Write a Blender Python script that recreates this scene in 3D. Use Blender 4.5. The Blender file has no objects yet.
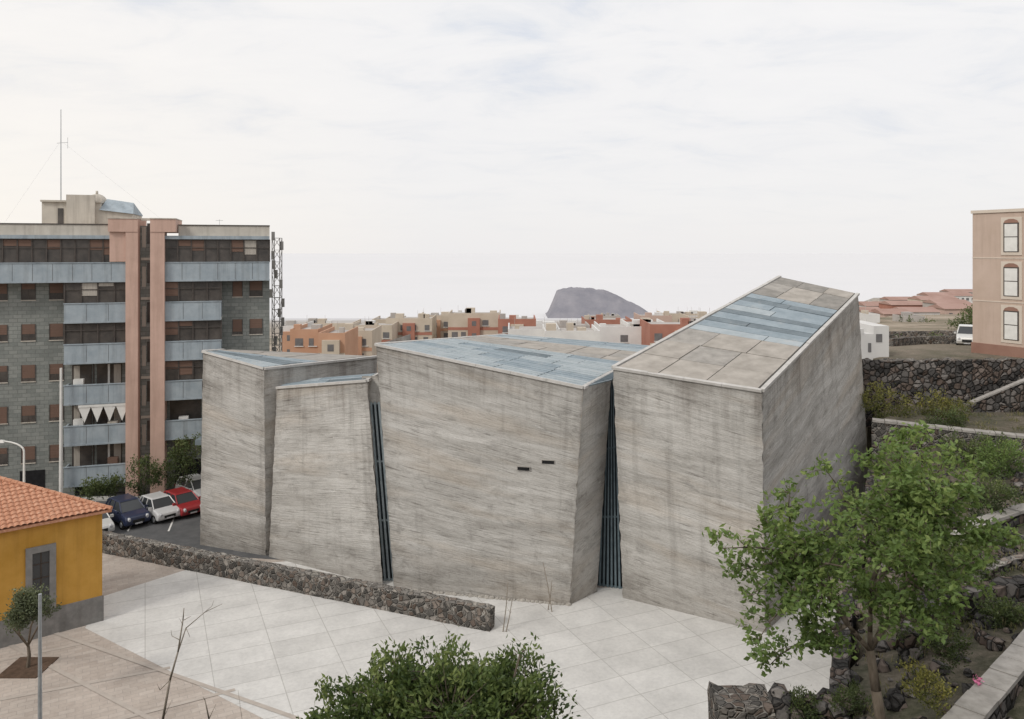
import bpy, math, random
from mathutils import Vector, Matrix, noise
random.seed(7)
F=800.0;HZ=250.0;H=19.0
def P(u,v,d): return Vector(((u-512)*d/F, d, H-(v-HZ)*d/F))
def G(u,v,z=0.0):
    d=(H-z)*F/(v-HZ); return Vector(((u-512)*d/F,d,z))
sc=bpy.context.scene
col=sc.collection
def link(o,parent=None):
    col.objects.link(o)
    if parent: o.parent=parent
    return o
def empty(name,loc=(0,0,0),rot=0):
    e=bpy.data.objects.new(name,None); e.location=loc; e.rotation_euler=(0,0,rot); e.empty_display_size=.1
    return link(e)
# ---------- materials
def M(name,rough=.85,metal=0.,spec=.3):
    m=bpy.data.materials.new(name); m.use_nodes=True
    nt=m.node_tree; b=nt.nodes['Principled BSDF']
    b.inputs['Roughness'].default_value=rough; b.inputs['Metallic'].default_value=metal
    b.inputs['Specular IOR Level'].default_value=spec
    return m,nt,b
def N(nt,t,**k):
    n=nt.nodes.new(t)
    for a,v in k.items(): setattr(n,a,v)
    return n
def coords(nt,kind='Object',scale=(1,1,1),rot=(0,0,0)):
    tc=N(nt,'ShaderNodeTexCoord'); mp=N(nt,'ShaderNodeMapping')
    mp.inputs['Scale'].default_value=scale; mp.inputs['Rotation'].default_value=rot
    nt.links.new(tc.outputs[kind],mp.inputs[0]); return mp.outputs[0]
def nz(nt,vec,scale=1,detail=6,rough=.6,dist=0):
    n=N(nt,'ShaderNodeTexNoise'); n.inputs['Scale'].default_value=scale; n.inputs['Detail'].default_value=detail
    n.inputs['Roughness'].default_value=rough; n.inputs['Distortion'].default_value=dist
    nt.links.new(vec,n.inputs['Vector']); return n.outputs['Fac']
def ramp(nt,fac,stops):
    r=N(nt,'ShaderNodeValToRGB'); e=r.color_ramp.elements
    while len(e)<len(stops): e.new(.5)
    for i,(p,c) in enumerate(stops):
        e[i].position=p; e[i].color=(c[0],c[1],c[2],1) if hasattr(c,'__len__') else (c,c,c,1)
    nt.links.new(fac,r.inputs[0]); return r.outputs[0]
def mix(nt,fac,a,b,mode='MIX'):
    n=N(nt,'ShaderNodeMix',data_type='RGBA',blend_type=mode)
    for s,v in ((0,fac),(6,a),(7,b)):
        if isinstance(v,(int,float)): n.inputs[s].default_value=v
        elif isinstance(v,tuple): n.inputs[s].default_value=(v[0],v[1],v[2],1)
        else: nt.links.new(v,n.inputs[s])
    return n.outputs[2]
def bump(nt,b,hgt,strength=.5,dist=.05):
    n=N(nt,'ShaderNodeBump'); n.inputs['Strength'].default_value=strength; n.inputs['Distance'].default_value=dist
    nt.links.new(hgt,n.inputs['Height']); nt.links.new(n.outputs[0],b.inputs['Normal'])
def simple(name,c1,c2,scale=1,rough=.85,bs=.2,bd=.02,metal=0,stretch=(1,1,1),lo=.3,hi=.7):
    m,nt,b=M(name,rough,metal)
    v=coords(nt,'Object',stretch); f=nz(nt,v,scale)
    nt.links.new(ramp(nt,f,[(lo,c1),(hi,c2)]),b.inputs['Base Color'])
    if bs: bump(nt,b,f,bs,bd)
    return m
def stained(name,c1,c2,scale=1,amt=.45):
    m,nt,b=M(name,.85)
    v=coords(nt); f=nz(nt,v,scale,7,.65); c=ramp(nt,f,[(.3,c1),(.7,c2)])
    s=nz(nt,coords(nt,'Object',(2.2,2.2,.16)),1,7,.65)
    c=mix(nt,amt,c,ramp(nt,s,[(.36,(.58,.56,.54)),(.52,(1,1,1))]),'MULTIPLY')
    nt.links.new(c,b.inputs['Base Color']); bump(nt,b,f,.15,.01); return m
def sh(c,k): return tuple(min(1,x*k) for x in c)
def concrete(name,tilt=.12,tone=1.0):
    m,nt,b=M(name,.93,0,.2)
    uv=coords(nt,'UV',(1,1,1),(0,0,tilt))
    def st(sx,sy,o=0):
        mp=N(nt,'ShaderNodeMapping'); mp.inputs['Scale'].default_value=(sx,sy,1); mp.inputs['Location'].default_value=(o,o*.7,o*.3); nt.links.new(uv,mp.inputs[0]); return mp.outputs[0]
    drift=nz(nt,st(.16,.42),1,7,.6,.7)
    c=ramp(nt,drift,[(.3,sh((.37,.353,.33),tone)),(.45,sh((.48,.465,.44),tone)),(.6,sh((.55,.535,.51),tone)),(.75,sh((.50,.475,.44),tone))])
    a=nz(nt,st(.45,4.2),1,7,.72,.3)
    c=mix(nt,.66,c,ramp(nt,a,[(.3,(.60,.59,.58)),(.45,(.92,.915,.91)),(.55,(1,1,1)),(.7,(1.,1.,1.))]),'MULTIPLY')
    j=nz(nt,st(.5,13,3),1,3,.5,.15)
    gate=nz(nt,st(.45,.6,8),1,4,.6)
    jl=mix(nt,1.,ramp(nt,j,[(.33,1.),(.40,0.)]),ramp(nt,gate,[(.42,0.),(.56,1.)]),'MULTIPLY')
    c=mix(nt,jl,c,mix(nt,1.,c,(.56,.55,.54),'MULTIPLY'))
    blot=nz(nt,st(.9,1.3,5),1,8,.74,.4)
    c=mix(nt,.7,c,ramp(nt,blot,[(.33,(.64,.63,.62)),(.47,(.96,.955,.95)),(.6,(1,1,1))]),'MULTIPLY')
    w=nz(nt,st(.12,.7,2),1,4,.5)
    c=mix(nt,ramp(nt,w,[(.52,0.),(.68,.42)]),c,sh((.47,.405,.335),tone))
    ch=nz(nt,st(.4,2.,6),1.1,9,.78,.5)
    c=mix(nt,ramp(nt,ch,[(.60,0.),(.66,.6)]),c,sh((.66,.65,.625),tone))
    dk=nz(nt,st(.22,.8,11),1.1,9,.76,.9)
    c=mix(nt,ramp(nt,dk,[(.57,0.),(.66,.65)]),c,sh((.26,.25,.235),tone))
    grit=nz(nt,st(7,9),1,4,.8)
    c=mix(nt,.5,c,ramp(nt,grit,[(.32,.66),(.5,1.0)]),'MULTIPLY')
    tc=N(nt,'ShaderNodeTexCoord'); mp=N(nt,'ShaderNodeMapping'); mp.inputs['Scale'].default_value=(1.1,.07,1); nt.links.new(tc.outputs['UV'],mp.inputs[0])
    vs=nz(nt,mp.outputs[0],1,7,.65)
    c=mix(nt,.6,c,ramp(nt,vs,[(.3,(.60,.59,.58)),(.46,(1,1,1))]),'MULTIPLY')
    # run-off from the parapet, fading down the wall, and a darker tone towards the arrises
    rel=N(nt,'ShaderNodeUVMap',uv_map='rel'); sr=N(nt,'ShaderNodeSeparateXYZ'); nt.links.new(rel.outputs[0],sr.inputs[0])
    ma=N(nt,'ShaderNodeMath',operation='MULTIPLY_ADD'); ma.inputs[1].default_value=1.1; nt.links.new(vs,ma.inputs[0]); nt.links.new(sr.outputs[1],ma.inputs[2])
    c=mix(nt,mr2(nt,ma.outputs[0],1.40,1.66),c,mix(nt,1.,c,(.62,.60,.585),'MULTIPLY'))
    me_=N(nt,'ShaderNodeMath',operation='MULTIPLY_ADD'); me_.inputs[1].default_value=.35; nt.links.new(blot,me_.inputs[0]); nt.links.new(sr.outputs[0],me_.inputs[2])
    c=mix(nt,ramp(nt,me_.outputs[0],[(.17,.5),(.25,0.)]),c,mix(nt,1.,c,(.7,.69,.68),'MULTIPLY'))
    sz=N(nt,'ShaderNodeSeparateXYZ'); nt.links.new(tc.outputs['Object'],sz.inputs[0])
    ad0=N(nt,'ShaderNodeMath',operation='MULTIPLY_ADD'); ad0.inputs[1].default_value=3.2; nt.links.new(blot,ad0.inputs[0]); nt.links.new(sz.outputs[2],ad0.inputs[2])
    c=mix(nt,.8,c,ramp(nt,mr2(nt,ad0.outputs[0],1.2,4.2),[(0,(.66,.64,.62)),(1,(1,1,1))]),'MULTIPLY')
    nt.links.new(c,b.inputs['Base Color'])
    ad=N(nt,'ShaderNodeMath',operation='ADD'); nt.links.new(a,ad.inputs[0])
    mu=N(nt,'ShaderNodeMath',operation='MULTIPLY'); mu.inputs[1].default_value=.5; nt.links.new(j,mu.inputs[0]); nt.links.new(mu.outputs[0],ad.inputs[1])
    a2=N(nt,'ShaderNodeMath',operation='ADD'); nt.links.new(ad.outputs[0],a2.inputs[0]); nt.links.new(blot,a2.inputs[1])
    bump(nt,b,a2.outputs[0],.6,.1)
    return m
def mr2(nt,o,a,b):
    r=N(nt,'ShaderNodeMapRange'); r.inputs[1].default_value=a; r.inputs[2].default_value=b; nt.links.new(o,r.inputs[0]); return r.outputs[0]
def stonemat(name,dark,light,mortar,scale=3.2,mw=.06):
    m,nt,b=M(name,.95,0,.2)
    v=coords(nt)
    wob=N(nt,'ShaderNodeVectorMath',operation='ADD')
    nn=N(nt,'ShaderNodeTexNoise'); nn.inputs['Scale'].default_value=2.; nt.links.new(v,nn.inputs['Vector'])
    scl=N(nt,'ShaderNodeVectorMath',operation='SCALE'); scl.inputs['Scale'].default_value=.25; nt.links.new(nn.outputs['Color'],scl.inputs[0])
    nt.links.new(v,wob.inputs[0]); nt.links.new(scl.outputs[0],wob.inputs[1])
    vo=N(nt,'ShaderNodeTexVoronoi'); vo.inputs['Scale'].default_value=scale; nt.links.new(wob.outputs[0],vo.inputs['Vector'])
    ve=N(nt,'ShaderNodeTexVoronoi',feature='DISTANCE_TO_EDGE'); ve.inputs['Scale'].default_value=scale; nt.links.new(wob.outputs[0],ve.inputs['Vector'])
    bw=N(nt,'ShaderNodeSeparateColor'); nt.links.new(vo.outputs['Color'],bw.inputs[0])
    c=ramp(nt,bw.outputs[0],[(0,dark),(.5,sh(dark,1.9)),(.8,light),(1,sh(light,1.4))])
    c=mix(nt,ramp(nt,bw.outputs[1],[(.6,0.),(.75,.4)]),c,(.20,.135,.10))
    c=mix(nt,.5,c,ramp(nt,nz(nt,v,9,6,.7),[(.3,.5),(.6,1.)]),'MULTIPLY')
    c=mix(nt,ramp(nt,ve.outputs['Distance'],[(mw*.4,1.),(mw,0.)]),c,mortar)
    nt.links.new(c,b.inputs['Base Color'])
    bump(nt,b,ramp(nt,ve.outputs['Distance'],[(0,0.),(.18,1.)]),1.,.12)
    return m
def brickmat(name,c1,c2,cm,bw,bh,mort,rot=0,rough=.9,off=.5,noise_amt=.35,bs=.2,coord='Object',rx=0):
    m,nt,b=M(name,rough)
    v=coords(nt,coord,(1,1,1),(rx,0,rot))
    t=N(nt,'ShaderNodeTexBrick'); nt.links.new(v,t.inputs['Vector'])
    t.inputs['Color1'].default_value=(*c1,1); t.inputs['Color2'].default_value=(*c2,1); t.inputs['Mortar'].default_value=(*cm,1)
    t.inputs['Scale'].default_value=1; t.inputs['Mortar Size'].default_value=mort; t.inputs['Brick Width'].default_value=bw; t.inputs['Row Height'].default_value=bh
    t.offset=off; t.inputs['Bias'].default_value=0
    c=mix(nt,noise_amt,t.outputs['Color'],ramp(nt,nz(nt,v,.45,8,.65),[(.3,.62),(.62,1.05)]),'MULTIPLY')
    c=mix(nt,noise_amt,c,ramp(nt,nz(nt,v,5,6,.7),[(.3,.75),(.6,1.)]),'MULTIPLY')
    nt.links.new(c,b.inputs['Base Color'])
    if bs: bump(nt,b,t.outputs['Fac'],bs,.01)
    return m
def leafmat(name,cs,tr=.3):
    m,nt,b=M(name,.55,0,.35)
    at=N(nt,'ShaderNodeAttribute',attribute_name='lv')
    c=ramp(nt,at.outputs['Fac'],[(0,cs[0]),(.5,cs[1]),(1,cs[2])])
    nt.links.new(c,b.inputs['Base Color'])
    t=N(nt,'ShaderNodeBsdfTranslucent'); nt.links.new(mix(nt,.5,c,(.27,.35,.09)),t.inputs['Color'])
    ms=N(nt,'ShaderNodeMixShader'); ms.inputs[0].default_value=tr
    nt.links.new(b.outputs[0],ms.inputs[1]); nt.links.new(t.outputs[0],ms.inputs[2])
    nt.links.new(ms.outputs[0],nt.nodes['Material Output'].inputs[0])
    return m
# ---------- mesh builder
class MB:
    def __init__(s): s.v=[];s.f=[];s.m=[];s.lv=[]
    def face(s,pts,m=0):
        i=len(s.v); s.v+= [tuple(p) for p in pts]; s.f.append(tuple(range(i,i+len(pts)))); s.m.append(m)
    def box(s,x0,x1,y0,y1,z0,z1,m=0,tf=None):
        c=[Vector((x,y,z)) for z in (z0,z1) for y in (y0,y1) for x in (x0,x1)]
        if tf: c=[tf@p for p in c]
        i=len(s.v); s.v+=[tuple(p) for p in c]
        for q in ((0,2,3,1),(4,5,7,6),(0,1,5,4),(2,6,7,3),(0,4,6,2),(1,3,7,5)): s.f.append(tuple(i+k for k in q)); s.m.append(m)
    def hexa(s,b,t,m=0):
        n=len(b); i=len(s.v); s.v+=[tuple(p) for p in b]+[tuple(p) for p in t]
        s.f.append(tuple(i+k for k in reversed(range(n)))); s.m.append(m)
        s.f.append(tuple(i+n+k for k in range(n))); s.m.append(m)
        for k in range(n):
            s.f.append((i+k,i+(k+1)%n,i+n+(k+1)%n,i+n+k)); s.m.append(m)
    def tube(s,p0,p1,r0,r1,m=0,n=6,cap=True):
        p0=Vector(p0);p1=Vector(p1);d=(p1-p0)
        if d.length<1e-5: return
        d.normalize(); a=d.orthogonal().normalized(); b=d.cross(a)
        A=[p0+(a*math.cos(t)+b*math.sin(t))*r0 for t in [2*math.pi*k/n for k in range(n)]]
        B=[p1+(a*math.cos(t)+b*math.sin(t))*r1 for t in [2*math.pi*k/n for k in range(n)]]
        s.hexa(A,B,m)
    def path(s,pts,r0,r1,m=0,n=6):
        k=len(pts)-1
        for i in range(k):
            s.tube(pts[i],pts[i+1],r0+(r1-r0)*i/k,r0+(r1-r0)*(i+1)/k,m,n)
    def leaf(s,c,ln,wd,lv,m=0,up=None):
        d=Vector((random.gauss(0,1),random.gauss(0,1),random.gauss(0,.7)))
        if up: d+=up
        d.normalize(); w=d.orthogonal(); w.rotate(Matrix.Rotation(random.uniform(0,6.28),3,d)); w.normalize(); n=d.cross(w)
        i=len(s.v)
        s.v+=[tuple(c-d*ln*.5),tuple(c+w*wd*.5+n*wd*.15),tuple(c+d*ln*.5),tuple(c-w*wd*.5+n*wd*.15)]
        s.f.append((i,i+1,i+2,i+3)); s.m.append(m); s.lv.append(lv)
    def rock(s,c,r,m=0):
        seed=Vector((random.random()*50,random.random()*50,0)); nr,ns=4,7; i=len(s.v)
        sx,sy,sz=r*random.uniform(.8,1.3),r*random.uniform(.8,1.3),r*random.uniform(.6,.95)
        for a in range(nr+1):
            for b in range(ns):
                th=math.pi*a/nr; ph=2*math.pi*b/ns
                d=Vector((math.sin(th)*math.cos(ph),math.sin(th)*math.sin(ph),math.cos(th)))
                k=1+.45*noise.noise(d*1.3+seed) if 0<a<nr else 1
                s.v.append((c[0]+d.x*sx*k,c[1]+d.y*sy*k,c[2]+d.z*sz*k))
        for a in range(nr):
            for b in range(ns):
                s.f.append((i+a*ns+b,i+a*ns+(b+1)%ns,i+(a+1)*ns+(b+1)%ns,i+(a+1)*ns+b)); s.m.append(m)
    def obj(s,name,mats,parent=None,bev=0,smooth=False):
        me=bpy.data.meshes.new(name); me.from_pydata(s.v,[],s.f)
        for m in mats: me.materials.append(m)
        me.polygons.foreach_set('material_index',s.m)
        if smooth: me.polygons.foreach_set('use_smooth',[True]*len(s.f))
        if s.lv and len(s.lv)==len(s.f):
            a=me.attributes.new('lv','FLOAT','FACE'); a.data.foreach_set('value',s.lv)
        me.update()
        o=bpy.data.objects.new(name,me); link(o,parent)
        if bev:
            b=o.modifiers.new('bevel','BEVEL'); b.width=bev; b.segments=2; b.limit_method='ANGLE'
        return o
# ---------- world + sun
ts=Vector((-.58,-.62,.74)).normalized()
w=bpy.data.worlds.new("World"); sc.world=w; w.use_nodes=True; nt=w.node_tree
bg=nt.nodes['Background']; bg.inputs[1].default_value=.109
sky=N(nt,'ShaderNodeTexSky',sky_type='NISHITA'); sky.sun_disc=False
sky.sun_elevation=math.asin(ts.z); sky.sun_rotation=math.atan2(ts.x,ts.y)
tc=N(nt,'ShaderNodeTexCoord'); gen=tc.outputs['Generated']
sp=N(nt,'ShaderNodeSeparateXYZ'); nt.links.new(gen,sp.inputs[0])
az=N(nt,'ShaderNodeMath',operation='ADD'); az.inputs[1].default_value=.16; nt.links.new(sp.outputs[2],az.inputs[0])
mx=N(nt,'ShaderNodeMath',operation='MAXIMUM'); mx.inputs[1].default_value=.1; nt.links.new(az.outputs[0],mx.inputs[0])
dv=N(nt,'ShaderNodeVectorMath',operation='DIVIDE'); nt.links.new(gen,dv.inputs[0])
cb=N(nt,'ShaderNodeCombineXYZ')
for k in range(3): nt.links.new(mx.outputs[0],cb.inputs[k])
nt.links.new(cb.outputs[0],dv.inputs[1])
mp=N(nt,'ShaderNodeMapping'); mp.inputs['Scale'].default_value=(1.2,1.7,0); mp.inputs['Location'].default_value=(.95,.2,0); nt.links.new(dv.outputs[0],mp.inputs[0])
cl=nz(nt,mp.outputs[0],1.6,11,.62,.5)
cc=ramp(nt,cl,[(.30,(6.9,7.2,7.8)),(.40,(7.9,7.95,8.15)),(.5,(8.55,8.45,8.45)),(.7,(8.95,8.8,8.7))])
hz=ramp(nt,sp.outputs[2],[(.0,1.),(.26,0.)])
mr=N(nt,'ShaderNodeMapRange'); mr.inputs[1].default_value=-.1; mr.inputs[2].default_value=-.75; nt.links.new(sp.outputs[0],mr.inputs[0])
hcol=mix(nt,mr.outputs[0],(8.15,8.0,8.0),(9.2,8.6,7.8))
cc=mix(nt,hz,cc,hcol)
cc=mix(nt,mr.outputs[0],cc,mix(nt,.4,cc,(9.9,9.3,8.5)))
fin=mix(nt,.95,sky.outputs[0],cc)
nt.links.new(fin,bg.inputs[0])
sl=bpy.data.lights.new('sun','SUN'); sl.energy=1.5; sl.angle=math.radians(12); sl.color=(1,.96,.89)
so=bpy.data.objects.new('sun',sl); so.rotation_euler=ts.to_track_quat('Z','Y').to_euler(); link(so)
# ---------- camera
cd=bpy.data.cameras.new('camera'); cd.sensor_width=36; cd.lens=36*F/1024; cd.shift_y=(HZ-359.5)/1024; cd.clip_end=200000; cd.clip_start=.1
co=bpy.data.objects.new('camera',cd); co.location=(0,0,H); co.rotation_euler=(math.pi/2,0,0); link(co); sc.camera=co
sc.view_settings.view_transform='Standard'; sc.view_settings.look='None'; sc.view_settings.exposure=0
# ---------- common mats
conc=concrete('board_concrete',.10,1.0); concB=concrete('board_concrete_b',-.06,1.04); concD=concrete('board_concrete_d',.13,1.03); concDr=concrete('board_concrete_dr',-.22,1.08)
dark=simple('dark_interior',(.008,.008,.009),(.02,.02,.022),3)
glass,ntg,bgl=M('window_glass',.12,0,.6); bgl.inputs['Base Color'].default_value=(.045,.05,.055,1)
aglass=simple('balcony_glazing',(.05,.047,.045),(.12,.105,.095),.9,.2,0)
steel=simple('galvanised_steel',(.33,.35,.37),(.45,.47,.48),4,.5,.1,.01,.3)
white=simple('white_paint',(.68,.67,.64),(.8,.79,.76),2,.6)
# ---------- ground
def interp(t,pts):
    if t<=pts[0][0]: return pts[0][1]
    for (a,b),(c,d) in zip(pts,pts[1:]):
        if t<=c: return b+(d-b)*(t-a)/(c-a)
    return pts[-1][1]
def sm(a,b,t):
    t=max(0,min(1,(t-a)/(b-a))); return t*t*(3-2*t)
def hgt(x,y):
    z=0.
    if y>80: z=-.083*(y-80)
    if y>57:
        zr=interp(y,[(57,10.65),(70,10.5),(100,8),(200,3),(400,-9),(1000,-40),(2500,-130),(6000,-560)])
        k=sm(.425,.45,x/y) if y<3000 else 0
        if y>300: k=sm(.36,.46,x/y)
        z=z+(zr-z)*k
    else:
        s=(x-(9.5+(y-24)*.5))*.894
        if s>0:
            r=5.4+.22*min(s,14)+.25*noise.noise(Vector((x*.3,y*.3,0)))
            if y>50-(x-22.5)*.4: r=8.
            z=max(z,r*sm(0,.35,s))
        if y<22: z=max(z,min(17.2,(22-y)*.8))
    if y>6000: z=-600
    return z
xs=[-70+i for i in range(141)]; g=1.
while xs[-1]<60000:
    g*=1.25; xs.append(xs[-1]+g); xs.insert(0,xs[0]-g)
ys=[-30+i*1. for i in range(121)]; g=1.
while ys[-1]<90000:
    g*=1.15; ys.append(ys[-1]+g)
ys=[-400,-100]+ys
nx=len(xs); vv=[(x,y,hgt(x,y)) for y in ys for x in xs]
ff=[(j*nx+i,j*nx+i+1,(j+1)*nx+i+1,(j+1)*nx+i) for j in range(len(ys)-1) for i in range(nx-1)]
me=bpy.data.meshes.new('ground'); me.from_pydata(vv,[],ff)
m,nt,b=M('ground_soil_hazed',.95,0,.15)
v=coords(nt); a=nz(nt,v,.5,10,.7); bb=nz(nt,v,4,8,.7)
c=ramp(nt,a,[(.3,(.06,.065,.035)),(.45,(.11,.105,.075)),(.55,(.15,.13,.10)),(.68,(.23,.20,.16))])
c=mix(nt,.6,c,ramp(nt,bb,[(.3,.45),(.6,1.)]),'MULTIPLY')
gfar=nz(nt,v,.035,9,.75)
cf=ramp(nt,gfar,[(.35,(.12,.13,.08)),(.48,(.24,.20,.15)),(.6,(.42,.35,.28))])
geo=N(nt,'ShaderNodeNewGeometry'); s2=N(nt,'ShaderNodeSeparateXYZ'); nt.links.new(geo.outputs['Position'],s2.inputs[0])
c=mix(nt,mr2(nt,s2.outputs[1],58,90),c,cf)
c=mix(nt,mr2(nt,s2.outputs[1],200,3500),c,(.58,.575,.59))  # aerial haze painted into the base colour, stronger with distance
nt.links.new(c,b.inputs['Base Color']); bump(nt,b,bb,.8,.15)
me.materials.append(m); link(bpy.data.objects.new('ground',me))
mb=MB(); mb.face([(-90000,5200,-500),(90000,5200,-500),(90000,120000,-500),(-90000,120000,-500)])
sea=simple('sea_hazy',(.675,.675,.69),(.70,.695,.71),.0004,.9,0)  # pale base colour carries the sea haze, no volume behind it
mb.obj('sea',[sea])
mb=MB()
def hill(u,v):
    prof=interp(u,[(543,0),(548,.45),(553,.86),(559,.97),(572,1),(588,.97),(600,.92),(612,.76),(625,.54),(636,.36),(645,.14),(652,0)])
    return prof*225*max(0,1-abs(v)**1.7)
gu=[535+i*1.5 for i in range(83)]; gv=[-1+2*i/60 for i in range(61)]
for vv_ in gv:
    for u in gu:
        x=(u-508)*6260/F; y=6300+vv_*330
        n_=noise.fractal(Vector((u*.11,vv_*5,0)),.8,2.,5)
        mb.v.append((x,y,-502+hill(u,vv_)*(1+.05*n_)))
for j in range(60):
    for i in range(82): mb.f.append((j*83+i,j*83+i+1,(j+1)*83+i+1,(j+1)*83+i)); mb.m.append(0)
mb.obj('headland_hill',[simple('hill_haze',(.20,.20,.23),(.285,.275,.30),.008,.95,.5,30)],smooth=True)  # grey-mauve base colour has the distance haze painted in
# ---------- pavements
pink=brickmat('pink_pavers',(.45,.385,.335),(.53,.465,.41),(.39,.345,.31),.6,.3,.012,-.5,noise_amt=.5)
slab=brickmat('plaza_slabs',(.63,.615,.59),(.69,.675,.65),(.47,.455,.43),2.75,1.6,.02,-.43,noise_amt=.5,off=.0,bs=.08)
asph=simple('asphalt',(.085,.087,.09),(.13,.13,.132),1.2,.9,.3,.02)
mb=MB(); mb.face([(-60,20,.006),(16,20,.006),(20,56,.006),(-60,52,.006)]); mb.obj('plaza_pavement',[pink])
pts=[(104,596),(185,570),(300,560),(420,585),(770,590),(860,600),(1000,640),(1000,900),(620,900),(85,628)]
mb=MB(); mb.face([G(u,v_,.012) for u,v_ in pts]); mb.obj('plaza_slab_paving',[slab])
band_m=simple('paver_band',(.40,.35,.31),(.48,.43,.38),2,.9,.2,.01)
mb=MB()
for k,(p0,p1) in enumerate((((0,661),(100,640)),((0,700),(170,668)),((60,735),(235,690)),((0,640),(180,735)),((40,628),(300,720)))):
    z=.018+.004*k; a_,b_=G(*p0),G(*p1); t=(b_-a_).normalized(); n_=Vector((-t.y,t.x,0))*.11; mb.face([Vector((q.x,q.y,z)) for q in (a_-n_,b_-n_,b_+n_,a_+n_)])
mb.obj('pavement_bands',[band_m])
mb=MB(); mb.face([(-70,50.3,.016),(-24.2,50.6,.016),(-14,49,.016),(-10,90,.016),(-70,90,.016)]); mb.obj('parking_road',[asph])
mb=MB()
for i in range(7):
    x=-31.5+i*2.75; 
    mb.face([(x,54,.022),(x+.12,54,.022),(x-1.28,59,.022),(x-1.4,59,.022)])
mb.obj('parking_markings',[white])
mb=MB(); mb.box(-70,-18,60.5,61.3,0,.14); mb.obj('kerb',[simple('kerbstone',(.4,.39,.37),(.5,.49,.46),3)])
soil=simple('bed_soil',(.07,.045,.03),(.13,.085,.06),4,.95,.6,.05)
c0=G(28,668); mb=MB(); mb.box(c0.x-.9,c0.x+.9,c0.y-.9,c0.y+.9,.0,.045); mb.obj('planting_bed',[soil])
# ---------- CHURCH
church=empty('concrete_church')
def patch(name,bl,br,tr,tl,mat,amp=.06,cell=.3,parent=church,seed=0):
    bl,br,tr,tl=map(Vector,(bl,br,tr,tl))
    W=max((br-bl).length,(tr-tl).length); Hh=max((tl-bl).length,(tr-br).length)
    nu=max(2,int(W/cell)); nv=max(2,int(Hh/cell))
    n=(br-bl).cross(tl-bl).normalized()
    vs=[];uvs=[];rel=[]
    for j in range(nv+1):
        for i in range(nu+1):
            a=i/nu;b_=j/nv
            p=(bl*(1-a)+br*a)*(1-b_)+(tl*(1-a)+tr*a)*b_
            e=min(1,min(a,1-a)*nu/1.5)*min(1,min(b_,1-b_)*nv/1.5)
            q=Vector((a*W*.18+seed,0,b_*Hh*1.3))
            p=p+n*(amp*e*(noise.noise(q)+.5*noise.noise(q*3)))
            if i in (0,nu): p=p+(br-bl).normalized()*(.08*noise.noise(Vector((seed if i else seed+30,0,b_*Hh*1.9))))
            vs.append(p); uvs.append((a*W+seed*13,b_*Hh+seed*7)); rel.append((min(a,1-a)*W/10,b_))
    fs=[]
    for j in range(nv):
        for i in range(nu):
            fs.append((j*(nu+1)+i,j*(nu+1)+i+1,(j+1)*(nu+1)+i+1,(j+1)*(nu+1)+i))
    me=bpy.data.meshes.new(name); me.from_pydata(vs,[],fs); me.uv_layers.new(name='UVMap'); me.uv_layers.new(name='rel')
    u1=me.uv_layers['UVMap'].data; u2=me.uv_layers['rel'].data
    for L in me.loops: u1[L.index].uv=uvs[L.vertex_index]; u2[L.index].uv=rel[L.vertex_index]
    me.uv_layers['UVMap'].active_render=True
    me.materials.append(mat); return link(bpy.data.objects.new(name,me),parent)
def sheetmat(name,c1,c2):
    m,nt,b=M(name,.6,.1,.4); v=coords(nt); f=nz(nt,v,1.1,8,.7); c=ramp(nt,f,[(.3,c1),(.68,c2)])
    g_=nz(nt,coords(nt,'Object',(.6,.6,.6)),1.3,8,.8); c=mix(nt,ramp(nt,g_,[(.56,0.),(.68,.5)]),c,(.44,.42,.39))
    nt.links.new(c,b.inputs['Base Color']); bump(nt,b,f,.1,.01); return m
blue=sheetmat('zinc_blue_panel',(.20,.25,.285),(.315,.37,.405))
blue2=sheetmat('zinc_pale_panel',(.29,.34,.365),(.42,.46,.48))
blue3=sheetmat('zinc_dark_panel',(.12,.15,.17),(.20,.24,.265))
brn=simple('roof_stone_panel',(.29,.265,.235),(.44,.405,.365),1.2,.92,.4,.03)
brn2=simple('roof_stone_grey',(.26,.245,.225),(.40,.375,.345),1.6,.92,.4,.03)
brn3=simple('roof_stone_dark',(.20,.19,.175),(.31,.29,.265),1.6,.92,.4,.03)
rimm=simple('roof_rim',(.44,.425,.40),(.57,.55,.53),2,.9)
joint=simple('roof_joint',(.17,.165,.16),(.25,.24,.23),2,.9)
RM=[rimm,blue,blue2,blue3,brn,brn2,brn3,joint]
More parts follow.
